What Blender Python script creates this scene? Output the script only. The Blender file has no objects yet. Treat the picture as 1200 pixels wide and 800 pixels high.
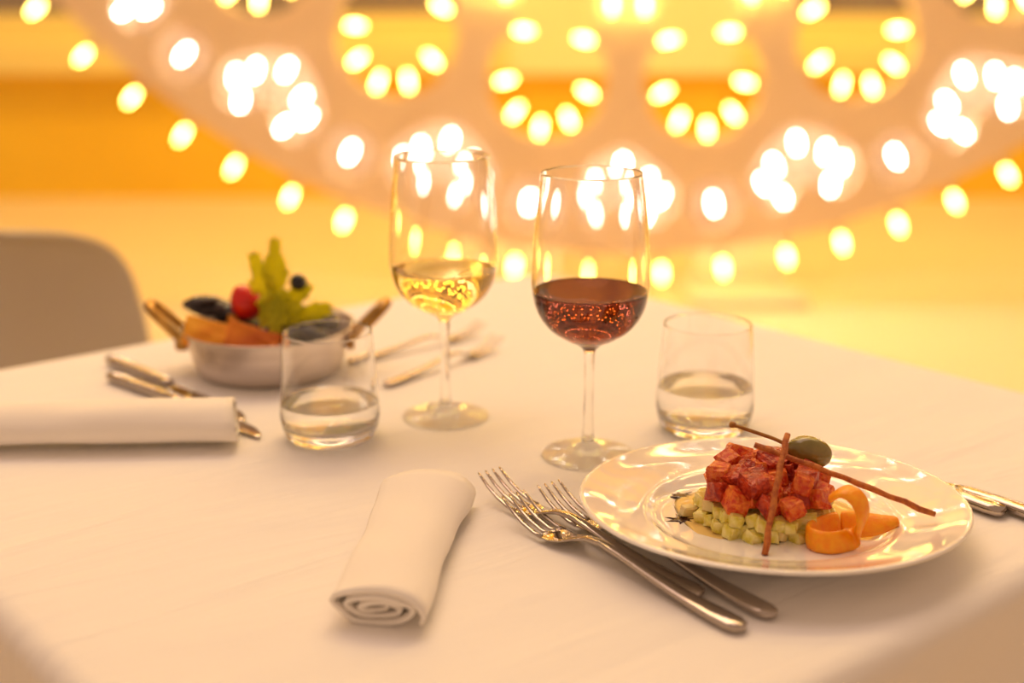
import bpy, bmesh, math, random
from mathutils import Vector, Matrix, noise

random.seed(7)
PI = math.pi
SC = bpy.context.scene
COL = SC.collection

# ------------------------------------------------------------------ camera
F_PX, PITCH, EYE = 1560.0, math.radians(15.5), 1.103
cd = bpy.data.cameras.new('camera')
cam = bpy.data.objects.new('camera', cd)
COL.objects.link(cam)
cam.location = (0, 0, EYE)
cam.rotation_euler = (PI / 2 - PITCH, 0, 0)
cd.sensor_width = 36.0
cd.lens = 36.0 * F_PX / 1200.0
cd.clip_start = 0.02
cd.dof.use_dof = True
cd.dof.focus_distance = 0.875
cd.dof.aperture_fstop = 2.7
SC.camera = cam

# ------------------------------------------------------------------ world, lights, exposure
W = bpy.data.worlds.new('room_ambient')
SC.world = W
W.use_nodes = True
bg = W.node_tree.nodes['Background']
bg.inputs[0].default_value = (1.0, 0.64, 0.42, 1)
bg.inputs[1].default_value = 0.74
SC.view_settings.view_transform = 'Standard'
SC.view_settings.look = 'None'
SC.view_settings.exposure = -0.5
SC.view_settings.gamma = 1.0
SC.view_settings.use_curve_mapping = False
SC.cycles.sample_clamp_indirect = 20.0
SC.cycles.max_bounces = 24
SC.cycles.transmission_bounces = 24
SC.cycles.caustics_reflective = True
SC.cycles.caustics_refractive = True


def area(name, loc, target, sx, sy, power, color):
    l = bpy.data.lights.new(name, 'AREA')
    l.shape = 'RECTANGLE'; l.size = sx; l.size_y = sy
    l.energy = power; l.color = color
    o = bpy.data.objects.new(name, l); COL.objects.link(o)
    o.location = loc
    o.rotation_euler = (Vector(target) - Vector(loc)).to_track_quat('-Z', 'Y').to_euler()
    return o


area('ceiling_lamp_light', (-0.4, 1.75, 3.3), (0.0, 1.0, 0.75), 2.4, 1.5, 36, (1.0, 0.70, 0.56))
area('background_fill_light', (0.4, 4.9, 4.6), (0.4, 6.3, 0.4), 5.0, 0.6, 260, (1.0, 0.66, 0.19))  # added fill that brightens the back wall, no such lamp is seen
area('background_fill_light', (0.4, 3.4, 4.6), (0.4, 4.2, 0.0), 5.0, 0.6, 110, (1.0, 0.66, 0.25))  # added fill over the floor and rosette, with no visible fixture


# ------------------------------------------------------------------ materials
def mat(name, color=(.8, .8, .8), rough=.5, metal=0., spec=.5, var=None, vscale=40., trans=0., ior=1.45,
        bump=0., bscale=200., sss=0., coat=0., rough_var=0., stretch=None, detail=4.0):
    m = bpy.data.materials.new(name); m.use_nodes = True
    nt = m.node_tree; p = nt.nodes['Principled BSDF']
    def S(k, v):
        if k in p.inputs: p.inputs[k].default_value = v
    S('Base Color', (*color, 1)); S('Roughness', rough); S('Metallic', metal)
    S('Specular IOR Level', spec); S('Transmission Weight', trans); S('IOR', ior)
    S('Subsurface Weight', sss); S('Subsurface Scale', .004); S('Coat Weight', coat); S('Coat Roughness', .06)
    tc = None
    if var or bump:
        tc = nt.nodes.new('ShaderNodeTexCoord'); src = tc.outputs['Object']
        if stretch:
            mp = nt.nodes.new('ShaderNodeMapping'); mp.inputs['Scale'].default_value = stretch
            nt.links.new(src, mp.inputs['Vector']); src = mp.outputs['Vector']
    if var:
        n = nt.nodes.new('ShaderNodeTexNoise'); n.inputs['Scale'].default_value = vscale
        n.inputs['Detail'].default_value = detail
        nt.links.new(src, n.inputs['Vector'])
        r = nt.nodes.new('ShaderNodeValToRGB')
        r.color_ramp.elements[0].color = (*color, 1); r.color_ramp.elements[0].position = .36
        r.color_ramp.elements[1].color = (*var, 1); r.color_ramp.elements[1].position = .64
        nt.links.new(n.outputs['Fac'], r.inputs['Fac'])
        nt.links.new(r.outputs['Color'], p.inputs['Base Color'])
    if bump:
        n2 = nt.nodes.new('ShaderNodeTexNoise'); n2.inputs['Scale'].default_value = bscale
        n2.inputs['Detail'].default_value = 3.0
        nt.links.new(src, n2.inputs['Vector'])
        b = nt.nodes.new('ShaderNodeBump'); b.inputs['Strength'].default_value = bump
        b.inputs['Distance'].default_value = .002
        nt.links.new(n2.outputs['Fac'], b.inputs['Height'])
        nt.links.new(b.outputs['Normal'], p.inputs['Normal'])
    return m


def glass(name, color, ior, rough=0.0):
    m = bpy.data.materials.new(name); m.use_nodes = True
    nt = m.node_tree; nt.nodes.clear()
    g = nt.nodes.new('ShaderNodeBsdfGlass'); g.inputs['Color'].default_value = (*color, 1)
    g.inputs['IOR'].default_value = ior; g.inputs['Roughness'].default_value = rough
    o = nt.nodes.new('ShaderNodeOutputMaterial'); nt.links.new(g.outputs[0], o.inputs[0])
    return m


def glow(name, color, strength):
    m = bpy.data.materials.new(name); m.use_nodes = True
    nt = m.node_tree; nt.nodes.clear()
    e = nt.nodes.new('ShaderNodeEmission'); e.inputs[0].default_value = (*color, 1); e.inputs[1].default_value = strength
    o = nt.nodes.new('ShaderNodeOutputMaterial'); nt.links.new(e.outputs[0], o.inputs[0])
    return m


def linen_mat(name, color, bump=.12):
    """white woven cloth: fine weave relief plus soft long wrinkles"""
    m = bpy.data.materials.new(name); m.use_nodes = True
    nt = m.node_tree; p = nt.nodes['Principled BSDF']
    p.inputs['Base Color'].default_value = (*color, 1)
    p.inputs['Roughness'].default_value = .85
    p.inputs['Specular IOR Level'].default_value = .2
    p.inputs['Sheen Weight'].default_value = .15
    tc = nt.nodes.new('ShaderNodeTexCoord')
    wv = nt.nodes.new('ShaderNodeTexNoise'); wv.inputs['Scale'].default_value = 1400
    nt.links.new(tc.outputs['Object'], wv.inputs['Vector'])
    mp = nt.nodes.new('ShaderNodeMapping'); mp.inputs['Scale'].default_value = (3, 14, 8)
    nt.links.new(tc.outputs['Object'], mp.inputs['Vector'])
    wr = nt.nodes.new('ShaderNodeTexNoise'); wr.inputs['Scale'].default_value = 1.6; wr.inputs['Detail'].default_value = 3
    wr.inputs['Distortion'].default_value = .6
    nt.links.new(mp.outputs['Vector'], wr.inputs['Vector'])
    b1 = nt.nodes.new('ShaderNodeBump'); b1.inputs['Strength'].default_value = .25; b1.inputs['Distance'].default_value = .0004
    nt.links.new(wv.outputs['Fac'], b1.inputs['Height'])
    b2 = nt.nodes.new('ShaderNodeBump'); b2.inputs['Strength'].default_value = bump; b2.inputs['Distance'].default_value = .02
    nt.links.new(wr.outputs['Fac'], b2.inputs['Height']); nt.links.new(b1.outputs['Normal'], b2.inputs['Normal'])
    nt.links.new(b2.outputs['Normal'], p.inputs['Normal'])
    return m


M = {}
M['cloth'] = linen_mat('white_tablecloth', (.90, .87, .84), .26)
M['napkin'] = linen_mat('white_napkin', (.92, .87, .80), .10)
M['plate'] = mat('white_porcelain', (.95, .92, .88), .05, spec=1.0, coat=1.0, bump=.03, bscale=40)
M['steel'] = mat('polished_steel', (.50, .43, .37), .07, metal=1, bump=.02, bscale=90)
M['tin'] = mat('brushed_tin', (.74, .66, .60), .33, metal=1, var=(.63, .55, .49), vscale=6, stretch=(1, 1, 18), bump=.03)
M['tin_in'] = mat('dull_tin', (.55, .48, .42), .4, metal=1)
M['brass'] = mat('old_brass', (.62, .36, .10), .3, metal=1, var=(.36, .19, .05), vscale=60)
M['glass'] = glass('clear_glass', (1, 1, 1), 1.48)
M['water'] = glass('still_water', (1, 1, 1), 1.333)
M['red_wine'] = glass('red_wine_fluid', (.41, .20, .155), 1.345)
M['white_wine'] = glass('white_wine_fluid', (1.0, .90, .55), 1.345)
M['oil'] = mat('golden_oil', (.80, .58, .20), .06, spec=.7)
M['red_flesh'] = mat('red_flesh', (.58, .035, .008), .24, spec=.5, var=(.84, .23, .035), vscale=230, sss=.0, bump=.8, bscale=420)
M['red_flesh_deep'] = mat('deep_red_flesh', (.30, .014, .005), .22, spec=.5, var=(.62, .07, .015), vscale=230, sss=.0, bump=.8, bscale=420)
M['green_flesh'] = mat('pale_green_flesh', (.70, .60, .06), .3, spec=.5, var=(.90, .80, .32), vscale=170, sss=.1, bump=.25, bscale=400)
M['cream_flesh'] = mat('cream_flesh', (.80, .66, .30), .35, sss=.2)
M['caper'] = mat('olive_green_skin', (.15, .115, .016), .16, spec=.7, var=(.24, .175, .03), vscale=70, coat=.4)
M['caper_stem'] = mat('brown_stem', (.42, .19, .025), .45, var=(.28, .11, .015), vscale=200)
M['crisp'] = mat('fried_crisp', (.62, .19, .03), .5, var=(.36, .07, .012), vscale=220, bump=.6, bscale=900)
M['peel'] = mat('orange_peel', (.95, .30, .002), .3, spec=.5, var=(.98, .40, .006), vscale=200, sss=.2, bump=.2, bscale=900)
M['sauce'] = mat('dark_glaze', (.05, .012, .008), .08, spec=.7)
M['mussel'] = mat('mussel_shell', (.016, .013, .018), .2, spec=.7, var=(.07, .055, .06), vscale=80, stretch=(1, 1, 4))
M['mussel_in'] = mat('mussel_nacre', (.30, .25, .24), .2, spec=.7, var=(.42, .36, .36), vscale=60)
M['toast'] = mat('orange_toast', (.97, .46, .03), .55, var=(.86, .30, .012), vscale=45, bump=.5, bscale=160)
M['toast_dark'] = mat('browned_orange_toast', (.80, .24, .010), .55, var=(.55, .11, .005), vscale=45, bump=.5, bscale=160)
M['tomato'] = mat('tomato_skin', (.70, .018, .008), .15, spec=.6, sss=.1)
M['leaf'] = mat('celery_leaf_green', (.72, .70, .015), .4, var=(.90, .82, .03), vscale=60, sss=.0)
_nt = M['leaf'].node_tree
_p = _nt.nodes['Principled BSDF']; _out = _nt.nodes['Material Output']
_tr = _nt.nodes.new('ShaderNodeBsdfTranslucent'); _tr.inputs[0].default_value = (.88, .86, .025, 1)
_mx = _nt.nodes.new('ShaderNodeMixShader'); _mx.inputs[0].default_value = .6
_nt.links.new(_p.outputs[0], _mx.inputs[1]); _nt.links.new(_tr.outputs[0], _mx.inputs[2]); _nt.links.new(_mx.outputs[0], _out.inputs[0])
M['stalk'] = mat('celery_stalk', (.42, .48, .06), .4)
M['olive'] = mat('black_olive_skin', (.008, .006, .006), .12, spec=.7)
M['frame'] = mat('cream_painted_wood', (.90, .69, .47), .6, var=(.85, .64, .43), vscale=5, bump=.08, bscale=30)
M['backing'] = mat('pale_backing_board', (.46, .33, .23), .6)
M['socket'] = mat('cream_bulb_socket', (.72, .55, .40), .45)
M['bulb_yellow'] = glow('yellow_bulb_glow', (1.0, .70, .14), 42)
M['bulb_white'] = glow('white_bulb_glow', (1.0, .88, .76), 48)
M['wall'] = mat('ochre_plaster', (.86, .56, .040), .8, var=(.82, .52, .035), vscale=1.3, bump=.05, bscale=40)
M['floor'] = mat('cream_floor', (.84, .67, .38), .55, var=(.81, .64, .36), vscale=.9)
M['sill'] = mat('cream_sill_paint', (.90, .74, .28), .6)
M['pilaster'] = mat('cream_pilaster_paint', (.94, .84, .50), .6)
M['pane'] = mat('dark_window_glass', (.25, .20, .19), .12, spec=.6)
M['chair'] = mat('grey_green_shell', (.52, .46, .38), .55)
M['wood'] = mat('brown_wood', (.30, .15, .06), .5, var=(.22, .10, .04), vscale=20, stretch=(1, 1, .1))


# ------------------------------------------------------------------ helpers
def props(o, label=None, cat=None, group=None, kind=None):
    if label: o['label'] = label
    if cat: o['category'] = cat
    if group: o['group'] = group
    if kind: o['kind'] = kind
    return o


def mesh_from(name, verts, faces, smooth=True):
    me = bpy.data.meshes.new(name)
    me.from_pydata([tuple(v) for v in verts], [], faces)
    bm = bmesh.new(); bm.from_mesh(me)
    bmesh.ops.remove_doubles(bm, verts=bm.verts, dist=1e-7)
    bmesh.ops.recalc_face_normals(bm, faces=bm.faces)
    bm.to_mesh(me); bm.free()
    if smooth:
        me.polygons.foreach_set('use_smooth', [True] * len(me.polygons))
    me.update()
    return me


def obj(name, me, m, parent=None, loc=(0, 0, 0), rot=(0, 0, 0), scale=(1, 1, 1)):
    o = bpy.data.objects.new(name, me); COL.objects.link(o)
    if m is not None and len(me.materials) == 0: me.materials.append(m)
    o.parent = parent
    o.location = loc; o.rotation_euler = rot; o.scale = scale
    return o


def thing(name, loc=(0, 0, 0), rot=(0, 0, 0), label=None, cat=None, group=None, kind=None):
    o = bpy.data.objects.new(name, None); COL.objects.link(o)
    o.location = loc; o.rotation_euler = rot; o.empty_display_size = .05
    return props(o, label, cat, group, kind)


def copy_tree(o, parent=None):
    c = o.copy(); COL.objects.link(c); c.parent = parent
    for ch in list(o.children): copy_tree(ch, c)
    return c


def catmull(pts, n=6):
    out = []
    P = [Vector(p) for p in pts]
    for i in range(len(P) - 1):
        p0 = P[max(i - 1, 0)]; p1 = P[i]; p2 = P[i + 1]; p3 = P[min(i + 2, len(P) - 1)]
        for k in range(n):
            t = k / n
            out.append(.5 * ((2 * p1) + (p2 - p0) * t + (2 * p0 - 5 * p1 + 4 * p2 - p3) * t * t + (3 * p1 - p0 - 3 * p2 + p3) * t ** 3))
    out.append(P[-1])
    return out


def lathe(prof, seg=64):
    """prof: list of (r, z); points with r = 0 become poles"""
    V, Fc, rows = [], [], []
    for r, z in prof:
        if r < 1e-6:
            rows.append([len(V)]); V.append((0, 0, z))
        else:
            rows.append(list(range(len(V), len(V) + seg)))
            for k in range(seg):
                a = 2 * PI * k / seg
                V.append((r * math.cos(a), r * math.sin(a), z))
    for a, b in zip(rows[:-1], rows[1:]):
        if len(a) == 1 and len(b) == 1: continue
        for k in range(seg):
            k2 = (k + 1) % seg
            if len(a) == 1: Fc.append((a[0], b[k], b[k2]))
            elif len(b) == 1: Fc.append((a[k], a[k2], b[0]))
            else: Fc.append((a[k], a[k2], b[k2], b[k]))
    return V, Fc


def loft(sections, closed_ends=True):
    """sections: list of rings with the same number of points"""
    V, Fc = [], []
    n = len(sections[0])
    for s in sections: V += [tuple(p) for p in s]
    for i in range(len(sections) - 1):
        for k in range(n):
            k2 = (k + 1) % n
            Fc.append((i * n + k, i * n + k2, (i + 1) * n + k2, (i + 1) * n + k))
    if closed_ends:
        Fc.append(tuple(range(n - 1, -1, -1)))
        b = (len(sections) - 1) * n
        Fc.append(tuple(range(b, b + n)))
    return V, Fc


def tube(path, rad, seg=8, cap=True):
    P = [Vector(p) for p in path]
    R = rad if isinstance(rad, (list, tuple)) else [rad] * len(P)
    secs = []
    up = Vector((0, 0, 1))
    prev = None
    for i, p in enumerate(P):
        t = (P[min(i + 1, len(P) - 1)] - P[max(i - 1, 0)]).normalized()
        if prev is None:
            a = t.cross(up)
            if a.length < 1e-3: a = t.cross(Vector((1, 0, 0)))
            a.normalize()
        else:
            a = (prev - t * prev.dot(t)).normalized()
        prev = a
        b = t.cross(a)
        secs.append([p + R[i] * (math.cos(2 * PI * k / seg) * a + math.sin(2 * PI * k / seg) * b) for k in range(seg)])
    return loft(secs, cap)


def box(x0, x1, y0, y1, z0, z1):
    V = [(x, y, z) for z in (z0, z1) for y in (y0, y1) for x in (x0, x1)]
    Fc = [(0, 2, 3, 1), (4, 5, 7, 6), (0, 1, 5, 4), (2, 6, 7, 3), (0, 4, 6, 2), (1, 3, 7, 5)]
    return V, Fc


def boxmesh(name, *a):
    return mesh_from(name, *box(*a), smooth=False)


def merge(parts):
    V, Fc = [], []
    for v, f in parts:
        b = len(V); V += list(v); Fc += [tuple(i + b for i in q) for q in f]
    return V, Fc


def bevelled(o, w, seg=2):
    md = o.modifiers.new('bevel', 'BEVEL'); md.width = w; md.segments = seg; md.limit_method = 'ANGLE'
    return o


def subsurf(o, lv=1):
    md = o.modifiers.new('subsurf', 'SUBSURF'); md.levels = lv; md.render_levels = lv
    return o


TZ = 0.75   # table top

# ------------------------------------------------------------------ the room
props(obj('floor', boxmesh('floor', -9, 9, -4, 6.7, -.06, 0), M['floor']), 'smooth cream yellow floor behind the table', 'floor', kind='structure')
WY = 6.7
# back wall, in pieces round the two window openings
wall = thing('wall_back', (0, WY, 0), label='ochre yellow back wall below and between the windows', cat='wall', kind='structure')
obj('wall_panel', boxmesh('wall_panel', -9, 9, 0, .25, 0, .62), M['wall'], wall)
obj('wall_panel', boxmesh('wall_panel_top', -9, 9, 0, .25, 2.6, 6.0), M['wall'], wall)
obj('pilaster', boxmesh('pilaster', -.02, 1.11, -.05, .25, .62, 2.6), M['pilaster'], wall)
obj('wall_panel', boxmesh('wall_panel_side', -9, -6.5, 0, .25, .62, 2.6), M['wall'], wall)
obj('wall_panel', boxmesh('wall_panel_side2', 6.5, 9, 0, .25, .62, 2.6), M['wall'], wall)
for nm, x0, x1, lb in (('window_1', -6.5, -.02, 'dark window above the cream sill on the left of the room'),
                       ('window_2', 1.11, 6.5, 'dark window above the cream sill on the right of the room')):
    w = thing(nm, ((x0 + x1) / 2, WY, .62), label=lb, cat='window', kind='structure')
    h = (x1 - x0) / 2
    bevelled(obj('window_sill', boxmesh('sill', -h, h, -.10, .20, 0, .15), M['sill'], w), .012)
    obj('window_frame', boxmesh('wframe', -h, h, .02, .10, .15, .285), M['sill'], w)
    n = 4
    for k in range(n):
        a = -h + 2 * h * k / n
        obj('pane', boxmesh('pane', a + .03, a + 2 * h / n - .03, .06, .08, .285, 1.98), M['pane'], w)
        if k: obj('mullion', boxmesh('mullion', a - .03, a + .03, .03, .10, .285, 1.98), M['sill'], w)

# ------------------------------------------------------------------ rosette of bulbs
RCX, RCZ, RY = .391, 2.686, 4.50
ros = thing('rosette_light_frame', (RCX, RY, 0), label='huge round cream wooden rosette frame studded with glowing bulbs on the floor', cat='light display')


def sector(j):            # angle of the j-th clover axis, degrees from straight down
    s = 1 if j >= 0 else -1
    k = abs(j)
    return -.44 + s * (15.28 * k if k <= 3 else 45.84 + (k - 3) * (180 - 45.84) / 9)


def polar(R, t, deg):     # radius, tangential offset -> local x, z
    a = math.radians(deg)
    return (R * math.sin(a) + t * math.cos(a), RCZ - R * math.cos(a) + t * math.sin(a))


def filled(name, loops, thick, y, m):
    cu = bpy.data.curves.new(name, 'CURVE'); cu.dimensions = '2D'; cu.fill_mode = 'BOTH'
    cu.extrude = thick / 2
    for lp in loops:
        s = cu.splines.new('POLY'); s.points.add(len(lp) - 1)
        for p, q in zip(s.points, lp): p.co = (q[0], q[1], 0, 1)
        s.use_cyclic_u = True
    tmp = bpy.data.objects.new(name, cu); COL.objects.link(tmp)
    dg = bpy.context.evaluated_depsgraph_get()
    me = bpy.data.meshes.new_from_object(tmp.evaluated_get(dg))
    bpy.data.objects.remove(tmp); bpy.data.curves.remove(cu)
    me.transform(Matrix.Rotation(PI / 2, 4, 'X'))
    me.name = name
    me.materials.clear()
    return obj(name, me, m, ros, loc=(0, y, 0))


def ring(R, n=240): return [(R * math.sin(2 * PI * k / n), RCZ - R * math.cos(2 * PI * k / n)) for k in range(n)]


loops = [ring(2.515), ring(1.36, 160)]
HC = 1.945
for j in range(-12, 12):
    mid = (sector(j) + sector(j + 1)) / 2
    # drop-shaped opening
    lp = []
    for k in range(25):
        a = math.radians(-130 + 260 * k / 24)
        lp.append(polar(HC + .20 * math.cos(a), .20 * math.sin(a), mid))
    lp += [polar(1.70, .115, mid), polar(1.56, .095, mid), polar(1.50, .05, mid), polar(1.49, 0, mid),
           polar(1.50, -.05, mid), polar(1.56, -.095, mid), polar(1.70, -.115, mid)]
    loops.append(lp)
    loops.append([polar(2.365 + .088 * math.cos(2 * PI * k / 20), .088 * math.sin(2 * PI * k / 20), mid) for k in range(20)])
    half = [(-.155, 0), (-.14, .05), (-.10, .11), (-.03, .175), (.05, .185), (.11, .14), (.115, .08), (.06, .03), (.045, 0)]
    pts = half + [(a, -b) for a, b in half[-2:0:-1]]
    loops.append([polar(2.30 + a, b, sector(j)) for a, b in pts])
filled('frame_board', loops, .03, 0, M['frame'])
filled('backing_board', [ring(2.50), ring(2.155)], .012, .15, M['backing'])
for dx in (-.42, .42):
    b = obj('support_foot', boxmesh('foot', dx - .16, dx + .16, .16, .22, 0, .36), M['frame'], ros)
    obj('foot_plate', boxmesh('foot_plate', dx - .2, dx + .2, -.12, .30, 0, .03), M['frame'], ros)

# one bulb, axis along +z, base of the glass at z = 0
bv, bf = lathe([(0, -.002), (.006, -.002), (.0092, .008), (.0113, .022), (.0106, .035), (.0070, .048), (.003, .054), (0, .055)], 12)
bulb_y = mesh_from('bulb_yellow', bv, bf); bulb_y.materials.append(M['bulb_yellow'])
bulb_w = mesh_from('bulb_white', bv, bf); bulb_w.materials.append(M['bulb_white'])
sv, sf = lathe([(0, -.042), (.012, -.042), (.0125, -.012), (.011, -.001), (0, -.001)], 10)
sock_me = mesh_from('socket', sv, sf)
spots = []    # (R, t, axis deg, pointing: 'out' / angle in the plane, white?, y)


def dirdeg(vx, vz): return math.atan2(vx, vz)


def put(R, t, deg, ux, uz, white, y, lean=.35):
    """centre of the bulb at polar(R, t); glass points along (ux, uz) in the plane, leaning to the viewer"""
    spots.append((polar(R, t, deg), (ux, uz), white, y, lean))


S_ = .002878
for j in range(-12, 12):
    d = sector(j); mid = (sector(j) + sector(j + 1)) / 2
    a = math.radians(mid); er = (math.sin(a), -math.cos(a)); et = (math.cos(a), math.sin(a))
    put(2.365, 0, mid, er[0], er[1], True, -.01, .3)
    for r, t in ((0, 0), (-14, 30.5), (-14, -30.5), (-47, 46), (-47, -46), (-105, 33), (-105, -33)):
        R = 2.102 + r * S_; T = t * S_
        # towards the middle of the opening
        v = Vector((HC - .03 - R if r > -90 else -.01, -T)).normalized()
        put(R, T, mid, er[0] * v.x + et[0] * v.y, er[1] * v.x + et[1] * v.y, False, -.005, .15)
    a = math.radians(d); er = (math.sin(a), -math.cos(a)); et = (math.cos(a), math.sin(a))
    for r, t in ((-33, 0), (-14, 31), (-14, -31), (4, 47), (4, -47), (25, 29), (25, -29)):
        put(2.30 + r * S_, t * S_, d, -er[0] * .9 + et[0] * t * .006, -er[1] * .9 + et[1] * t * .006, True, -.01, .3)
    for t in (-18.5, 18.5):
        put(1.69, t * S_, d, er[0], er[1], False, -.05, .3)
# outer row, 80 bulbs pointing outwards
OUT = [-49, -44.4, -39.9, -35.4, -31, -26.3, -21.9, -17.4, -13, -8.5, -2.9, 2.8, 7.5, 12.4, 16.7, 21.1, 25.6, 29.9]
OUT += [29.9 + 4.475 * k for k in range(1, 63)]
for d in OUT:
    a = math.radians(d)
    put(2.593, 0, d, math.sin(a), -math.cos(a), False, 0, .12)


# unseen middle of the rosette: invented rings on spokes, bulbs added for reflections
for R0 in (1.16, .62):
    filled('added_inner_ring', [ring(R0 + .07, 96), ring(R0 - .07, 96)], .03, 0, M['frame'])
    n = 48 if R0 > 1 else 24
    for k in range(n):
        a = 2 * PI * k / n
        put(R0, 0, math.degrees(a), math.sin(a), -math.cos(a), k % 2 == 0, -.05, .5)
for k in range(12):
    a = sector(2 * k - 12)
    filled('added_spoke', [[polar(.1, -.03, a), polar(1.40, -.04, a), polar(1.40, .04, a), polar(.1, .03, a)]], .025, .03, M['frame'])


def inframe(p):
    x, z = p[0] + RCX, p[1] - EYE
    dd = RY * math.cos(PITCH) - z * math.sin(PITCH)
    v = (RY * math.sin(PITCH) + z * math.cos(PITCH)) / dd * F_PX
    u = x / dd * F_PX
    return math.hypot(max(abs(u) - 600, 0), max(v - 400, 0))


order = sorted(range(len(spots)), key=lambda i: inframe(spots[i][0]))
rest_y, rest_w, rest_s = [], [], []
for rank, i in enumerate(order):
    p, u, white, y, lean = spots[i]
    ax = Vector((u[0], -lean, u[1])).normalized()
    q = Vector((0, 0, 1)).rotation_difference(ax)
    base = Vector((p[0], y, p[1])) - ax * .030
    if rank < 298:
        b = obj('bulb', bulb_w if white else bulb_y, None, ros, loc=base)
        b.rotation_euler = q.to_euler()
        obj('socket', sock_me, M['socket'], b)
    else:
        mtx = Matrix.Translation(base) @ q.to_matrix().to_4x4()
        tgt = rest_w if white else rest_y
        tgt.append(([tuple(mtx @ Vector(v)) for v in bv], bf))
        rest_s.append(([tuple(mtx @ Vector(v)) for v in sv], sf))
for nm, parts, m in (('upper_bulb_row', rest_y, M['bulb_yellow']), ('upper_white_bulb_row', rest_w, M['bulb_white']), ('upper_socket_row', rest_s, M['socket'])):
    if parts:
        o = obj(nm, mesh_from(nm, *merge(parts)), m, ros); o['kind'] = 'stuff'

# ------------------------------------------------------------------ chair behind the table
ch = thing('shell_chair', (-.583, 1.52, 0), (0, 0, math.radians(-50.5)), 'grey green moulded shell chair behind the left corner of the table', 'chair')
ch.scale = (1, 1, .988)
# local +x points towards the table
secs = []
prof = [(.20, .44), (.21, .452), (.12, .45), (0, .44), (-.10, .44), (-.165, .47), (-.195, .54), (-.215, .64), (-.225, .72), (-.225, .765), (-.222, .785), (-.219, .792)]
wid = [.16, .20, .215, .225, .23, .235, .235, .232, .222, .19, .13, .06]
V, Fc = [], []
N = 15
for (x, z), w in zip(prof, wid):
    for k in range(N):
        s = -1 + 2 * k / (N - 1)
        V.append((x + (.055 * s * s if z > .5 else .0), w * s, z + (.03 * s * s if z < .5 else 0)))
for i in range(len(prof) - 1):
    for k in range(N - 1):
        Fc.append((i * N + k, i * N + k + 1, (i + 1) * N + k + 1, (i + 1) * N + k))
sh = obj('seat_shell', mesh_from('seat_shell', V, Fc), M['chair'], ch)
md = sh.modifiers.new('thick', 'SOLIDIFY'); md.thickness = .009
subsurf(sh, 2)
for sx, sy in ((1, 1), (1, -1), (-1, 1), (-1, -1)):
    obj('leg', mesh_from('leg', *tube([(.10 * sx, .12 * sy, .44), (.17 * sx, .19 * sy, .22), (.21 * sx, .22 * sy, 0)], [.014, .013, .010], 10)), M['wood'], ch)

# ------------------------------------------------------------------ table and cloth
TC = Vector((-.016, 1.018, 0)); TA = math.radians(39.5)
tb = thing('square_table', (TC.x, TC.y, 0), (0, 0, TA), 'square dining table hidden under the white cloth', 'table')
bevelled(obj('table_top', boxmesh('table_top', -.405, .405, -.405, .405, .715, .7465), M['wood'], tb), .01)
for sx in (-1, 1):
    for sy in (-1, 1):
        obj('leg', boxmesh('leg', sx * .34 - .025, sx * .34 + .025, sy * .34 - .025, sy * .34 + .025, 0, .715), M['wood'], tb)


def cloth_mesh():
    half, cr = .408, .05
    nang = 320
    # outline of the rounded square with outward normals
    out = []
    per = []
    for q in range(4):
        ca = q * PI / 2
        for k in range(nang // 4):
            f = k / (nang // 4)
            # half of the steps on the straight side, the rest in the corner
            if f < .6:
                g = f / .6
                p = Vector((half, -half + cr + (2 * half - 2 * cr) * g)); n = Vector((1, 0))
            else:
                g = (f - .6) / .4
                a = g * PI / 2
                p = Vector((half - cr + cr * math.cos(a), half - cr + cr * math.sin(a))); n = Vector((math.cos(a), math.sin(a)))
            R = Matrix.Rotation(ca, 2)
            out.append((R @ p, R @ n, f))
    n = len(out)
    V, Fc, rows = [], [], []
    V.append((0, 0, TZ)); rows.append([0])
    fr = [.08, .2, .35, .5, .65, .78, .88, .95, 1.0]
    for s in fr:
        rows.append(list(range(len(V), len(V) + n)))
        for p, nn, f in out: V.append((p.x * s, p.y * s, TZ))
    er = .016
    for k in range(1, 6):
        a = k / 5 * PI / 2
        rows.append(list(range(len(V), len(V) + n)))
        for p, nn, f in out:
            q = p + nn * er * math.sin(a)
            V.append((q.x, q.y, TZ - er + er * math.cos(a)))
    for k in range(1, 13):
        dz = .30 * k / 12
        rows.append(list(range(len(V), len(V) + n)))
        for i, (p, nn, f) in enumerate(out):
            corner = math.exp(-((f - .8) / .16) ** 2)
            wave = .010 * math.sin(f * 2 * PI * 3.0 + (i // (n // 4)) * 1.7) * min(1, dz / .15)
            fold = corner * (.10 + .05 * math.cos((f - .8) / .2 * 2 * PI * 1.5)) * (dz / .30)
            q = p + nn * (er + .012 * dz / .3 + wave + fold)
            V.append((q.x, q.y, TZ - er - dz - .01 * corner))
    for a, b in zip(rows[:-1], rows[1:]):
        for k in range(n):
            k2 = (k + 1) % n
            if len(a) == 1: Fc.append((0, b[k], b[k2]))
            else: Fc.append((a[k], b[k], b[k2], a[k2]))
    return mesh_from('tablecloth', V, Fc)


cl = obj('tablecloth', cloth_mesh(), M['cloth'], None, (TC.x, TC.y, 0), (0, 0, TA))
props(cl, 'white linen tablecloth spread over the square table', 'tablecloth')

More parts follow.
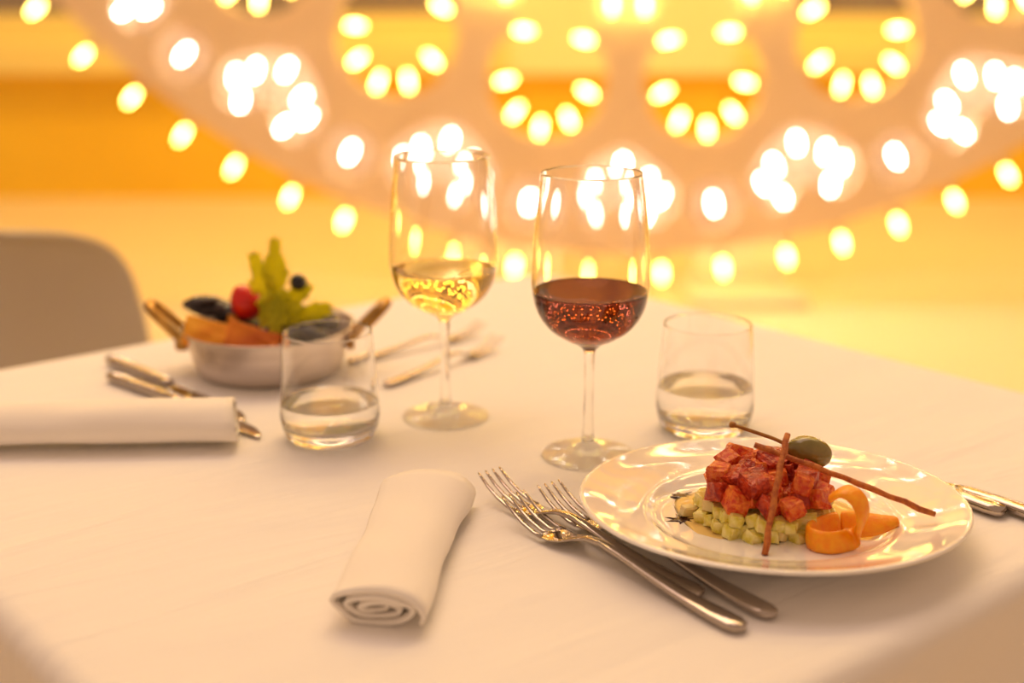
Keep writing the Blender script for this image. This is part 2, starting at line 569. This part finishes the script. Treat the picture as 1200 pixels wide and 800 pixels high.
# ------------------------------------------------------------------ plate
PX, PY, TILT = .169, .808, math.radians(2.0)
plate_prof = catmull([(0, .0035), (.03, .0035), (.055, .0035), (.068, .0040), (.076, .0065), (.082, .0105), (.088, .0125), (.105, .0165),
                      (.1195, .0210), (.1235, .0220), (.1250, .0208), (.1240, .0192), (.118, .0172), (.098, .0118), (.084, .0075),
                      (.074, .0030), (.070, 0.0), (.066, 0.0), (.064, .0012), (.03, .0014), (0, .0014)], 4)
pl = obj('dinner_plate', mesh_from('dinner_plate', *lathe([(max(p.x, 0) if i else 0, p.y) for i, p in enumerate([Vector((a.x, a.y)) for a in [Vector((q[0], q[1], 0)) for q in plate_prof]])], 96)), M['plate'], None, (PX, PY, TZ + .0030), (-TILT, 0, 0))
props(pl, 'glossy white porcelain dinner plate holding the red and green tartare', 'plate')
PZ = TZ + .0036 + .0030    # surface of the well (the plate stands a little raised at the front)

# ------------------------------------------------------------------ food on the plate
TX, TY = .166, .814


def chunk_mesh(name, sx, sy, sz, jit, seed):
    rnd = random.Random(seed)
    bm = bmesh.new()
    bmesh.ops.create_cube(bm, size=1)
    bmesh.ops.bevel(bm, geom=bm.edges[:], offset=.13, segments=1, affect='EDGES')
    for v in bm.verts:
        v.co.x *= sx * (1 + .25 * v.co.z * rnd.uniform(-1, 1)); v.co.y *= sy; v.co.z *= sz
        v.co += Vector((rnd.uniform(-1, 1), rnd.uniform(-1, 1), rnd.uniform(-1, 1))) * jit
    me = bpy.data.meshes.new(name); bm.to_mesh(me); bm.free()
    return me


def scatter(cx, cy, z0, rad, layers, step, dz, jitter, seed, fit=lambda r, k: True):
    rnd = random.Random(seed); pts = []
    for k in range(layers):
        n = int(rad / step) + 1
        off = step * .5 * (k % 2)
        for i in range(-n, n + 1):
            for jx in range(-n, n + 1):
                x = i * step + off + (step * .5 if jx % 2 else 0); y = jx * step * .87
                if math.hypot(x, y) < rad and fit(math.hypot(x, y), k):
                    pts.append((cx + x + rnd.uniform(-1, 1) * jitter, cy + y + rnd.uniform(-1, 1) * jitter, z0 + k * dz, rnd.uniform(0, PI)))
    return pts


gmesh = [chunk_mesh('green_dice', .0098, .0088, .0076, .0010, s) for s in range(5)]
for me in gmesh: me.materials.append(M['green_flesh'])
cmesh = [chunk_mesh('cream_dice', .0090, .0075, .0068, .0009, 20 + s) for s in range(2)]
for me in cmesh: me.materials.append(M['cream_flesh'])
rnd = random.Random(3)
for i, (x, y, z, a) in enumerate(scatter(TX, TY, PZ + .0042, 0.0425, 2, .0092, .0076, .0014, 5)):
    cream = i % 9 == 4
    o = obj('cream_dice' if cream else 'green_dice', (cmesh if cream else gmesh)[i % (2 if cream else 5)], None, None, (x, y, z + .0004),
            (rnd.uniform(-.3, .3), rnd.uniform(-.3, .3), a))
    if cream: props(o, 'tiny cream coloured dice among the green base of the tartare', 'vegetable', 'cream dice in the tartare base')
    else: props(o, 'small pale green dice in the bottom layer of the tartare', 'vegetable', 'green dice in the tartare base')

rmesh = [chunk_mesh('red_dice', .0150 * q, .0138 * q, .0128 * q, .0014, 40 + k) for k, q in enumerate((1, .92, 1.08, .86, 1.0, .95, 1.1, .9))]
for k, me in enumerate(rmesh): me.materials.append(M['red_flesh'] if k % 3 else M['red_flesh_deep'])
rp = scatter(TX + .001, TY, PZ + .0225, .0385, 1, .0132, .011, .0022, 9)
rp += scatter(TX + .001, TY + .002, PZ + .0320, .0300, 1, .0145, .011, .0032, 12)
rp += scatter(TX + .000, TY + .006, PZ + .0395, .0150, 1, .0150, .011, .0030, 15)
for i, (x, y, z, a) in enumerate(rp):
    o = obj('red_dice', rmesh[(i * 5 + i // 8) % 8], None, None, (x, y, z + rnd.uniform(-.0015, .0015)), (rnd.uniform(-.5, .5), rnd.uniform(-.5, .5), a))
    props(o, 'glossy red dice heaped on top of the tartare', 'vegetable', 'red dice on the tartare')

# olive oil pool round the heap
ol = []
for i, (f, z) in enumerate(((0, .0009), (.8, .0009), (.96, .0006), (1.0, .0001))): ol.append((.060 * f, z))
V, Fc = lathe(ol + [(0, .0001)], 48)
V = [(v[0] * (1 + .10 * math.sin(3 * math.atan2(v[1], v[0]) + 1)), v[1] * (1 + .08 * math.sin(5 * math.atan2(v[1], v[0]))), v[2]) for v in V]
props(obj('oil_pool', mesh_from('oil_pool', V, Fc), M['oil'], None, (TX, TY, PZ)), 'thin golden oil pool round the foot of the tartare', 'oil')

# caperberry
cb = thing('caperberry', (.1970, .830, PZ + .0405), (0, math.radians(14), math.radians(-8)), 'olive green caperberry with long brown stem on top of the tartare', 'caperberry')
bp = catmull([(0, -.0150), (.0045, -.0138), (.0088, -.0085), (.0104, -.0005), (.0092, .0075), (.0052, .0128), (.0018, .0150), (0, .0152)], 4)
V, Fc = lathe([(max(0, p.x) if 0 < i < len(bp) - 1 else 0, p.y) for i, p in enumerate([Vector((q[0], q[1])) for q in bp])], 32)
V = [(-v[2], v[1], v[0]) for v in V]          # stem side towards -x
obj('berry', mesh_from('berry', V, Fc), M['caper'], cb)
obj('stem', mesh_from('stem', *tube(catmull([(-.0145, 0, 0), (-.024, .001, .0016), (-.038, .002, .0022), (-.053, .001, .0032)], 4), [.0013] * 13, 8)), M['caper_stem'], cb)
obj('stem_tip', mesh_from('stem_tip', *lathe([(0, -.0022), (.0019, -.0018), (.0023, 0), (.0019, .0016), (0, .002)], 10)), M['caper_stem'], cb, (-.0535, .001, .0033))


def onz(px, py, z):
    u = (px - 600) / F_PX; v = -(py - 400) / F_PX
    d = Vector((u, math.cos(PITCH) + v * math.sin(PITCH), -math.sin(PITCH) + v * math.cos(PITCH)))
    t = (z - EYE) / d.z
    return Vector((d.x * t, d.y * t, z))


def onY(px, py, Y):
    u = (px - 600) / F_PX; v = -(py - 400) / F_PX
    d = Vector((u, math.cos(PITCH) + v * math.sin(PITCH), -math.sin(PITCH) + v * math.cos(PITCH)))
    t = Y / d.y
    return Vector((d.x * t, Y, EYE + d.z * t))


def stick(name, a, b, r, sag, label):
    P = []
    for k in range(13):
        f = k / 12
        p = a.lerp(b, f); p.z += sag * math.sin(PI * f)
        p.x += .0005 * math.sin(k * 2.1); p.z += .0004 * math.sin(k * 3.3)
        P.append(p - a)
    o = obj(name, mesh_from(name, *tube(P, [r * (1 + .10 * math.sin(k * 1.9)) for k in range(13)], 8)), M['crisp'], None, a)
    props(o, label, 'crisp stick', 'crisp sticks on the tartare')


stick('crisp_stick', onz(896, 650, PZ + .0022), onY(923, 509, .800), .0021, .0060, 'short crisp orange stick leaning upright against the front of the tartare')
stick('crisp_stick', onY(884, 521, .806), onz(1096, 603, TZ + .0260), .0020, .001, 'long crisp brown stick lying across the tartare to the plate rim')


# orange peel twist: a ribbon curling over itself, with a flat tail
def ribbon(path, wdir, width, thick):
    V, Fc = [], []
    n = len(path)
    for i, p in enumerate(path):
        t = (path[min(i + 1, n - 1)] - path[max(i - 1, 0)]).normalized()
        w = wdir[i]; w = (w - t * w.dot(t)).normalized()
        nn = t.cross(w)
        ww = width[i] / 2
        for a, b in ((-1, -.5), (-.8, .5), (0, .6), (.8, .5), (1, -.5), (0, -.6)):
            V.append(p + w * ww * a + nn * thick * b)
    return loft([V[i * 6:i * 6 + 6] for i in range(n)])


zp = PZ + .0085
ctrl = [onY(974, 583, .776), onY(990, 575, .771), onY(1006, 585, .766), onY(1011, 606, .762), onz(1000, 629, PZ + .009), onz(976, 636, zp), onz(955, 633, zp), onz(948, 626, zp),
        onz(960, 618, zp), onz(985, 614, zp), onz(1020, 614, zp), onz(1053, 610, PZ + .0095)]
cw = [(.6, .8, .2), (.6, .8, .2), (.6, .8, .25), (.55, .75, .3), (.3, .6, .7), (0, .35, 1), (0, .3, 1), (0, .3, 1), (0, .3, 1), (.1, .5, .9), (.1, .9, .6), (.1, .9, .5)]
cwid = [.015, .017, .018, .018, .017, .016, .016, .016, .016, .019, .021, .008]
pth = catmull(ctrl, 6); wd = catmull(cw, 6); wl = [v.x for v in catmull([(w, 0, 0) for w in cwid], 6)]
pe = thing('orange_peel_twist', onz(985, 634, PZ), label='bright orange peel twist curled beside the tartare', cat='orange peel')
cut = 54
for nm, a, b in (('curl', 0, cut + 1), ('tail', cut, len(pth))):
    rv, rf = ribbon([p - pe.location for p in pth[a:b]], wd[a:b], wl[a:b], .0040)
    subsurf(obj(nm, mesh_from(nm, rv, rf), M['peel'], pe), 1)

# crumb and dark splashes at the left of the heap
props(obj('cream_dice', cmesh[0], None, None, onz(806, 598, PZ + .0045), (.2, .1, .5), (1.1, 1.0, 1.2)), 'single yellow crumb lying apart at the left of the tartare', 'vegetable')


def splash(px, py, s, seed, label):
    rnd = random.Random(seed); n = 28
    out = []
    for k in range(n):
        a = 2 * PI * k / n
        spike = rnd.uniform(.35, .6) if k % 4 else rnd.uniform(.8, 1.3)
        out.append((math.cos(a) * s * spike * 1.5, math.sin(a) * s * spike))
    V = [(0, 0, .0009)] + [(x * .6, y * .6, .0008) for x, y in out] + [(x, y, .0001) for x, y in out]
    Fc = [(0, 1 + k, 1 + (k + 1) % n) for k in range(n)] + [(1 + k, 1 + n + k, 1 + n + (k + 1) % n, 1 + (k + 1) % n) for k in range(n)]
    Fc.append(tuple(range(2 * n, n, -1)))
    props(obj('sauce_splash', mesh_from('sauce_splash', V, Fc), M['sauce'], None, onz(px, py, PZ)), label, 'sauce', 'dark sauce splashes on the plate')


splash(798, 581, .0095, 1, 'dark sauce splash on the plate behind the yellow crumb')
splash(800, 609, .0100, 2, 'dark sauce splash on the plate in front of the yellow crumb')


# ------------------------------------------------------------------ cutlery (axis along +x, handle end at 0)
def sect(x, z, w, t, n=12):
    r = []
    for k in range(n):
        a = 2 * PI * k / n
        c, s = math.cos(a), math.sin(a)
        r.append((x, w / 2 * math.copysign(abs(c) ** .7, c), z + t / 2 * math.copysign(abs(s) ** .8, s)))
    return r


def fork_parts(L):
    k = L / .206
    rows = [(0, .0032, .004, .003), (.002, .0032, .011, .0048), (.008, .0034, .0152, .0058), (.02, .0036, .0150, .0058), (.045, .0048, .0118, .0050),
            (.075, .0078, .0084, .0044), (.10, .0112, .0064, .0040), (.117, .0130, .0058, .0038), (.130, .0118, .0066, .0034), (.140, .0088, .0110, .0028),
            (.148, .0056, .0185, .0024), (.156, .0038, .0222, .0022), (.163, .0034, .0228, .0022), (.1665, .0036, .0228, .0020)]
    body = loft([sect(x * k, z, w, t) for x, z, w, t in rows])
    tines = []
    for j in range(4):
        y = (-1.5 + j) * .0064
        tr = [(.164, .0035, .0036, .0020), (.172, .0040, .0032, .0020), (.184, .0066, .0029, .0020), (.195, .0112, .0026, .0018), (.203, .0158, .0021, .0015), (.206, .0178, .0012, .0010)]
        tines.append(loft([[(p[0], p[1] + y * (1 - .06 * i / 5), p[2]) for p in sect(x * k, z, w, t, 8)] for i, (x, z, w, t) in enumerate(tr)]))
    return body, tines


fb, ft = fork_parts(.206)
fork_body = mesh_from('fork', fb[0], fb[1]); fork_body.materials.append(M['steel'])
fork_tine = [mesh_from('tine', *t) for t in ft]
for t in fork_tine: t.materials.append(M['steel'])


def fork(end, deg, label, group, z=0, s=1.0, tilt=0):
    o = obj('fork', fork_body, None, None, (end[0], end[1], TZ + z), (0, tilt, math.radians(deg)), (s, s, s))
    for t in fork_tine: obj('tine', t, None, o)
    props(o, label, 'fork', group)


g = 'forks beside the dinner plate'
fork((.128, .666), 180 - 51.8, 'steel fork nearest the viewer, lying over its neighbours beside the dinner plate', g, z=.0006)
fork((.110, .708), 180 - 52.3, 'steel fork wedged in the middle, its tines reaching farthest towards the rolled napkin', g, z=.0006)
fork((.148, .682), 180 - 53.2, 'steel fork closest to the rim of the dinner plate', g, z=.0006)
g = 'forks behind the white wine glass'
fork((-.150, 1.190), 42, 'steel fork behind the white wine glass, the one nearer the far table edge', g, z=.0006, s=.78)
fork((-.112, 1.118), 52, 'steel fork behind the white wine glass stem, the one nearer the glass', g, z=.0006, s=.78)


def knife_meshes(L, hl):
    rows = [(0, .0042, .007, .005), (.002, .0045, .0128, .0074), (.010, .0046, .0150, .0084), (.04, .0046, .0138, .0082), (hl * .7, .0046, .0112, .0078), (hl - .006, .0046, .0098, .0074), (hl, .0046, .0086, .0060)]
    h = loft([sect(*r) for r in rows])
    br = [(hl - .002, .0042, .0075, .0040), (hl + .012, .0030, .0125, .0024), (hl + .03, .0024, .0165, .0018), (hl + .07, .0022, .0178, .0016), (L - .02, .0022, .0150, .0014), (L - .006, .0022, .0085, .0012), (L, .0022, .002, .0008)]
    b = loft([[(p[0], p[1] - (.0175 - r[2]) * .35, p[2]) for p in sect(*r)] for r in br])
    return mesh_from('knife_handle', *h), mesh_from('knife_blade', *b)


def knife(end, deg, L, hl, label, group, name='table_knife'):
    h, b = knife_meshes(L, hl)
    o = obj(name, h, M['steel'], None, (end[0], end[1], TZ + .0006), (0, 0, math.radians(deg)))
    obj('blade', b, M['steel'], o)
    props(o, label, 'knife', group)


g = 'knives by the left napkin'
knife((-.376, 1.196), -46.4, .235, .110, 'steel knife beside the left napkin, the one nearer the pan', g)
knife((-.360, 1.142), -43.0, .227, .110, 'steel knife tucked behind the left napkin, farther from the pan', g)
g = 'knives right of the plate'
knife((.372, .795), 180 - 51, .185, .095, 'steel knife right of the plate, running out of the picture', g)
knife((.329, .828), 180 - 53, .150, .080, 'short steel knife handle right beside the plate rim', g)


# ------------------------------------------------------------------ glassware
def cprof(pts, n=5): return [(max(p.x, 0.0), p.y) for p in catmull([(a, b, 0) for a, b in pts], n)]


bowl_out = [(.0040, .078), (.0048, .0835), (.010, .0880), (.020, .0930), (.031, .1010), (.0390, .1130), (.0428, .1270), (.0434, .1380), (.0424, .1600), (.0400, .1870), (.0371, .2115), (.0366, .2148)]
foot = [(0, 0), (.020, .0002), (.0330, 0), (.0350, .0002), (.0356, .0010), (.0351, .0018), (.0335, .0022), (.025, .0034), (.012, .0058), (.0058, .0100), (.0042, .0180), (.0036, .0400), (.0036, .0650)]
bowl_in = [(.0354, .2148), (.0359, .2115), (.0388, .1870), (.0412, .1600), (.0422, .1380), (.0416, .1270), (.0378, .1130), (.0298, .1020), (.019, .0946), (.009, .0908), (0, .0898)]
gp = cprof(foot + bowl_out, 5)
rim = [(.0360 + .0006 * math.cos(a * PI / 8), .2149 + .0006 * math.sin(a * PI / 8)) for a in range(1, 8)]
gi = cprof(bowl_in, 5)
gp[0] = (0, 0); gi[-1] = (0, .0898)
wg_me = mesh_from('wine_glass_bowl', *lathe(gp + rim + gi, 72))


def inner_r(z, prof):
    for (r0, z0), (r1, z1) in zip(prof[:-1], prof[1:]):
        if min(z0, z1) <= z <= max(z0, z1):
            f = (z - z0) / (z1 - z0) if z1 != z0 else 0
            return r0 + (r1 - r0) * f
    return 0


def liquid(name, prof, level, m, seg=72):
    """fills the inner profile up to the level; overlaps the glass by a hair so that no air film shows"""
    e = .00025
    low = [(r, z) for r, z in prof if z < level - 1e-4]
    rr = inner_r(level, prof) + e
    pts = [(0, level)] + [(rr * f, level) for f in (.5, .85, .97)] + [(rr, level + .0005)] + [((r + e if r > 0 else 0), z - e * .6) for r, z in low]
    me = mesh_from(name, *lathe(pts, seg)); me.materials.append(m)
    return me


def wine_glass(x, y, rot, level, m, lname, label, wlabel):
    o = obj('wine_glass', wg_me, M['glass'], None, (x, y, TZ - .0004), (0, 0, rot))
    props(o, label, 'wine glass', 'wine glasses')
    w = obj(lname, liquid(lname, gi, level, m), m, o)
    w['label'] = wlabel
    return o


wine_glass(.0575, .9506, .3, .1285, M['red_wine'], 'red_wine', 'stemmed wine glass a third full of dark red wine', 'dark red wine')
wine_glass(-.0546, 1.0412, .9, .1245, M['white_wine'], 'white_wine', 'stemmed wine glass a third full of pale white wine', 'pale golden white wine')

t_out = cprof([(0, 0), (.022, 0), (.0300, .0008), (.0355, .0060), (.0384, .0160), (.0388, .0240), (.0380, .0400), (.0364, .0640), (.0349, .0838), (.0346, .0868)], 5)
t_in = cprof([(.0334, .0868), (.0337, .0838), (.0352, .0640), (.0367, .0400), (.0374, .0260), (.0362, .0180), (.0310, .0125), (.020, .0105), (0, .0100)], 5)
t_out[0] = (0, 0); t_in[-1] = (0, .0100)
tum_me = mesh_from('tumbler', *lathe(t_out + [(.0340 + .0006 * math.cos(a * PI / 8), .0869 + .0006 * math.sin(a * PI / 8)) for a in range(1, 8)] + t_in, 64))


def tumbler(x, y, level, label):
    o = obj('water_tumbler', tum_me, M['glass'], None, (x, y, TZ - .0004))
    props(o, label, 'tumbler', 'water tumblers')
    obj('water', liquid('water', t_in, level, M['water'], 64), M['water'], o)


tumbler(-.1425, .990, .0310, 'short water tumbler beside the left napkin, in front of the pan')
tumbler(.1540, 1.012, .0370, 'short water tumbler behind the dinner plate, right of the red wine glass')


# ------------------------------------------------------------------ rolled napkins (axis along +x)
def napkin_mesh(L, w, h, turns, seed, flare=0.0):
    rnd = random.Random(seed)
    n = 26 * turns
    th = .0012
    nx = 24
    cen = []
    for i in range(n + 1):
        f = i / n
        a = f * turns * 2 * PI + PI * 1.15
        s = .22 + .78 * f
        wob = 1 + .07 * math.sin(2 * a * f + seed) + .03 * math.sin(5 * a)
        cen.append((math.cos(a) * (w / 2) * s * wob, math.sin(a) * (h / 2) * s))
    bot = min(c[1] for c in cen)
    V, Fc = [], []
    m = n + 1
    for ix in range(nx + 1):
        x = L * ix / nx
        for side in (0, 1):
            for i, (cy, cz) in enumerate(cen):
                f = i / n
                p0 = Vector(cen[max(i - 1, 0)]); p1 = Vector(cen[min(i + 1, n)])
                t = (p1 - p0).normalized(); nn = Vector((t.y, -t.x))
                off = th * (side - .5) * 2
                nz = noise.noise(Vector((x * 22 + seed, cy * 40, cz * 40))) * .0016
                bow = 1 - .04 * math.sin(PI * ix / nx) + .025 * math.sin(x * 40 + seed); fl = 1 + flare * ix / nx
                endx = .004 * math.sin(f * 17 + seed) + .003 * (1 - f) if ix in (0, nx) else 0
                z = (cz + nn.y * off + nz) * bow
                V.append((x + endx * (1 if ix == 0 else -1), (cy + nn.x * off + nz) * bow * fl, max(z - bot + th, .0004)))
    for ix in range(nx):
        a = ix * 2 * m; b = (ix + 1) * 2 * m
        for i in range(n):
            Fc.append((a + i, a + i + 1, b + i + 1, b + i))
            Fc.append((a + m + i, b + m + i, b + m + i + 1, a + m + i + 1))
        Fc.append((a, b, b + m, a + m)); Fc.append((a + n, a + m + n, b + m + n, b + n))
    for ix, fl in ((0, 0), (nx, 1)):
        a = ix * 2 * m
        for i in range(n): Fc.append((a + i, a + m + i, a + m + i + 1, a + i + 1))
    return mesh_from('rolled_napkin', V, Fc)


props(obj('rolled_napkin', napkin_mesh(.180, .055, .027, 3, 1, .16), M['napkin'], None, (-.076, .672, TZ + .0004), (0, 0, math.radians(84.5))),
      'white cloth napkin rolled up, lying left of the forks with its end towards the viewer', 'napkin', 'rolled napkins')
props(obj('rolled_napkin', napkin_mesh(.225, .060, .035, 3, 4), M['napkin'], None, (-.214, .979, TZ + .0032), (0, 0, math.radians(183))),
      'white cloth napkin rolled up on the left over the knife tips', 'napkin', 'rolled napkins')

# ------------------------------------------------------------------ pan of mussels
PC = Vector((-.222, 1.176))
pan = thing('mussel_pan', (PC.x, PC.y, TZ + .0003), label='small round tin pan with two brass handles, filled with mussels', cat='pan')
pp = cprof([(0, 0), (.040, 0), (.060, .0008), (.0665, .0050), (.0705, .0160), (.0745, .0310), (.0780, .0420)], 4)
pi_ = cprof([(.0762, .0420), (.0725, .0310), (.0685, .0170), (.064, .0065), (.058, .0035), (.030, .0030), (0, .0030)], 4)
pp[0] = (0, 0); pi_[-1] = (0, .0030)
obj('pan_body', mesh_from('pan_body', *lathe(pp + [(.0786, .0427), (.0780, .0434), (.0766, .0430)] + pi_, 80)), M['tin'], pan)
for s, off in ((-1, math.radians(180)), (1, math.radians(4))):
    hd = thing('handle_group')
    pts = [(.0755, -.015, .030), (.082, -.0135, .036), (.096, -.012, .050), (.105, -.0085, .059), (.108, 0, .0618), (.105, .0085, .059), (.096, .012, .050), (.082, .0135, .036), (.0755, .015, .030)]
    R = Matrix.Rotation(off, 3, 'Z')
    bpy.data.objects.remove(hd)
    pth = [R @ p for p in catmull(pts, 4)]
    h = obj('handle', mesh_from('handle', *tube(pth, .0044, 10)), M['brass'], pan)
    for y in (-.015, .015):
        q = R @ Vector((.0770, y, .029))
        obj('rivet', mesh_from('rivet', *lathe([(0, -.005), (.0068, -.0045), (.0072, 0), (.0068, .0045), (0, .005)], 12)), M['brass'], h, q, (0, PI / 2, off))

PT = TZ + .0003
# bed of mussels
ms = []


def mussel_shell(name, sgn):
    V, Fc = [], []
    nu, nv = 14, 8
    for i in range(nu + 1):
        f = i / nu
        w = .0125 * math.sin(PI * min(1, f ** .75)) ** .75 + .0006
        hgt = .0080 * math.sin(PI * f ** .8) ** .8
        for k in range(nv + 1):
            a = PI * k / nv
            V.append((f * .046 - .023, w * math.cos(a), sgn * (hgt * math.sin(a))))
    n = nv + 1
    for i in range(nu):
        for k in range(nv):
            Fc.append((i * n + k, i * n + k + 1, (i + 1) * n + k + 1, (i + 1) * n + k))
    return mesh_from(name, V, Fc)


sh_up = mussel_shell('upper_shell', 1); sh_dn = mussel_shell('lower_shell', -1)
for s_ in (sh_up, sh_dn): s_.materials.append(M['mussel']); s_.materials.append(M['mussel_in'])
flesh = mesh_from('flesh', *lathe([(0, -.013), (.005, -.011), (.0075, 0), (.005, .010), (0, .013)], 10)); flesh.materials.append(M['toast'])


def mussel(x, y, z, rot, gape, label, scale=1.0):
    o = thing('mussel', (PC.x + x, PC.y + y, PT + z), rot, label, 'mussel', 'mussels in the pan')
    o.scale = (scale,) * 3
    for me, sg in ((sh_up, 1), (sh_dn, -1)):
        p = obj('shell', me, None, o, (0, 0, 0), (sg * gape, 0, 0))
        md = p.modifiers.new('thick', 'SOLIDIFY'); md.thickness = .0010
    obj('flesh', flesh, None, o, (.004, 0, 0), (0, PI / 2, 0), (.9, .9, .9))


R_ = math.radians
mussel(-.054, .012, .0560, (R_(10), R_(8), R_(20)), .25, 'dark mussel highest at the left end of the pan, above the toast')
mussel(-.030, .006, .0520, (R_(-15), R_(-12), R_(-30)), .3, 'grey gaping mussel between the toast and the red tomato')
mussel(-.062, .004, .0620, (R_(-20), R_(-15), R_(-20)), .3, 'small dark mussel shell lying topmost at the far left of the pan', .8)
mussel(-.060, -.012, .0400, (R_(30), R_(5), R_(75)), .2, 'dark mussel wedged against the left wall of the pan')
mussel(.010, -.018, .0400, (R_(12), R_(-10), R_(40)), .3, 'dark mussel in front, right of the toast')
mussel(.036, -.022, .0410, (R_(-20), R_(8), R_(-10)), .25, 'dark mussel at the front right, behind the tumbler rim')
mussel(.052, .008, .0450, (R_(20), R_(10), R_(70)), .25, 'dark mussel at the right side of the pan')
mussel(.030, .030, .0440, (R_(-10), R_(5), R_(120)), .3, 'dark mussel at the back right under the celery leaves')
mussel(-.010, .034, .0440, (R_(10), R_(0), R_(160)), .3, 'dark mussel at the back of the pan behind the tomato')
mussel(-.004, .006, .0360, (R_(10), R_(0), R_(10)), .2, 'dark mussel under the celery in the middle of the pan')
mussel(-.038, .034, .0400, (R_(0), R_(0), R_(60)), .2, 'dark mussel at the back left of the pan')
# bottom of the heap
for k in range(7):
    a = k / 7 * 2 * PI
    mussel(.036 * math.cos(a), .036 * math.sin(a), .0220, (R_(20 * (k % 3 - 1)), R_(10 * (k % 2)), a + 1.2), .15, 'dark mussel low in the pan under the other mussels')


def toast_mesh(L, hgt, dep, seed):
    rnd = random.Random(seed)
    bm = bmesh.new()
    bmesh.ops.create_cube(bm, size=1)
    bmesh.ops.subdivide_edges(bm, edges=bm.edges[:], cuts=3, use_grid_fill=True)
    for v in bm.verts:
        taper = 1 - .35 * (v.co.x + .5)
        v.co = Vector((v.co.x * L, v.co.y * dep, v.co.z * hgt * taper)) + Vector([rnd.uniform(-.0010, .0010) for _ in range(3)])
    me = bpy.data.meshes.new('toast_slice'); bm.to_mesh(me); bm.free()
    return me


for k, (x, y, z, rot, L, lb) in enumerate(((-.046, -.036, .0440, (R_(-30), R_(2), R_(-16)), .046, 'bright orange toast slice at the left front rim of the pan'),
                                        (-.006, -.046, .0405, (R_(-34), R_(14), R_(2)), .046, 'darker orange toast slice in the middle of the pan front'))):
    t = obj('toast_slice', toast_mesh(L, .027, .012, k), M['toast'] if k == 0 else M['toast_dark'], None, (PC.x + x, PC.y + y, PT + z), rot)
    bevelled(t, .0012, 1)
    props(t, lb, 'toast', 'toast slices in the pan')

tm = thing('tomato_wedge', (PC.x - .020, PC.y - .002, PT + .0640), (R_(10), R_(-20), 0), 'bright red tomato piece between mussels and celery leaves', 'tomato')
tm.scale = (1.15, 1.1, 1.1)
V, Fc = lathe(cprof([(0, -.014), (.008, -.012), (.0125, -.004), (.0105, .006), (.0050, .0135), (0, .016)], 3), 16)
V = [(v[0] * (1 + .08 * math.sin(3 * math.atan2(v[1], v[0]))), v[1], v[2]) for v in V]
obj('flesh', mesh_from('flesh_red', V, Fc), M['tomato'], tm)
obj('skin_fold', mesh_from('skin_fold', *tube(catmull([(-.012, -.004, -.006), (-.016, -.004, -.010), (-.020, -.002, -.011)], 4), [.004, .0042, .0042, .004, .0036, .003, .0024, .0018, .001], 8)), M['toast'], tm)

props(obj('black_olive', mesh_from('black_olive', *lathe(cprof([(0, -.0085), (.0050, -.0070), (.0078, 0), (.0050, .0070), (0, .0085)], 3), 20)), M['olive'], None,
          (PC.x + .031, PC.y - .016, PT + .0860), (R_(70), R_(10), 0)), 'shiny black olive perched among the celery leaves', 'olive')


# celery sprig: lobed leaves on a short stalk
def leaf_mesh(L, wdt, bend, seed):
    rnd = random.Random(seed)
    n, m = 22, 8
    V, Fc = [], []
    for i in range(n + 1):
        f = i / n
        env = (math.sin(PI * (.10 + .86 * f ** .85))) ** .8
        lobe = 1 + .26 * math.sin(f * PI * 4.2 + seed) * (1 if f > .12 else .2)
        ser = 1 + .05 * math.sin(f * 40 + seed)
        w = wdt / 2 * env * lobe * ser
        if f > .97: w *= .4
        for k in range(m + 1):
            s = -1 + 2 * k / m
            z = bend * L * f * f + .12 * wdt * abs(s) ** 1.3 * env + .0012 * math.sin(s * 7 + f * 16 + seed)
            V.append((f * L + .004 * abs(s) * math.sin(f * 30), w * s, z))
    w_ = m + 1
    for i in range(n):
        for k in range(m):
            Fc.append((i * w_ + k, i * w_ + k + 1, (i + 1) * w_ + k + 1, (i + 1) * w_ + k))
    return mesh_from('leaf', V, Fc)


cs = thing('celery_sprig', (PC.x + .006, PC.y - .012, PT + .050), label='leafy yellow green celery sprig standing up from the pan', cat='celery')
obj('stalk', mesh_from('stalk', *tube(catmull([(0, 0, -.015), (.001, 0, .005), (.002, .002, .025)], 4), [.004 - .0002 * k for k in range(9)], 8)), M['stalk'], cs)


def leaf(base, tip, wdt, bend, roll, seed):
    b, t = Vector(base), Vector(tip)
    ax = (t - b); L = ax.length; ax.normalize()
    n = Matrix.Rotation(roll, 3, ax) @ Vector((0, -1, .35))
    n = (n - ax * n.dot(ax)).normalized()
    y = n.cross(ax)
    o = obj('leaf', leaf_mesh(L, wdt, bend, seed), M['leaf'], cs, b)
    o.rotation_euler = Matrix((ax, y, n)).transposed().to_euler()
    md = o.modifiers.new('thick', 'SOLIDIFY'); md.thickness = .0007
    return o


leaf((.002, .000, .010), (.004, .008, .076), .021, -.06, R_(20), 1)
leaf((.000, .002, .010), (-.014, .004, .064), .022, .06, R_(-20), 2)
leaf((.004, -.004, .004), (.034, -.002, .036), .024, -.08, R_(15), 3)
leaf((.004, -.006, .000), (.056, -.008, .014), .020, -.08, R_(10), 4)
leaf((.004, -.010, .020), (.006, -.026, -.006), .024, -.10, R_(0), 6)
leaf((.006, -.008, .026), (.026, -.022, .002), .024, -.12, R_(20), 7)
leaf((.004, -.008, .026), (-.004, -.020, .004), .020, -.12, R_(-20), 8)
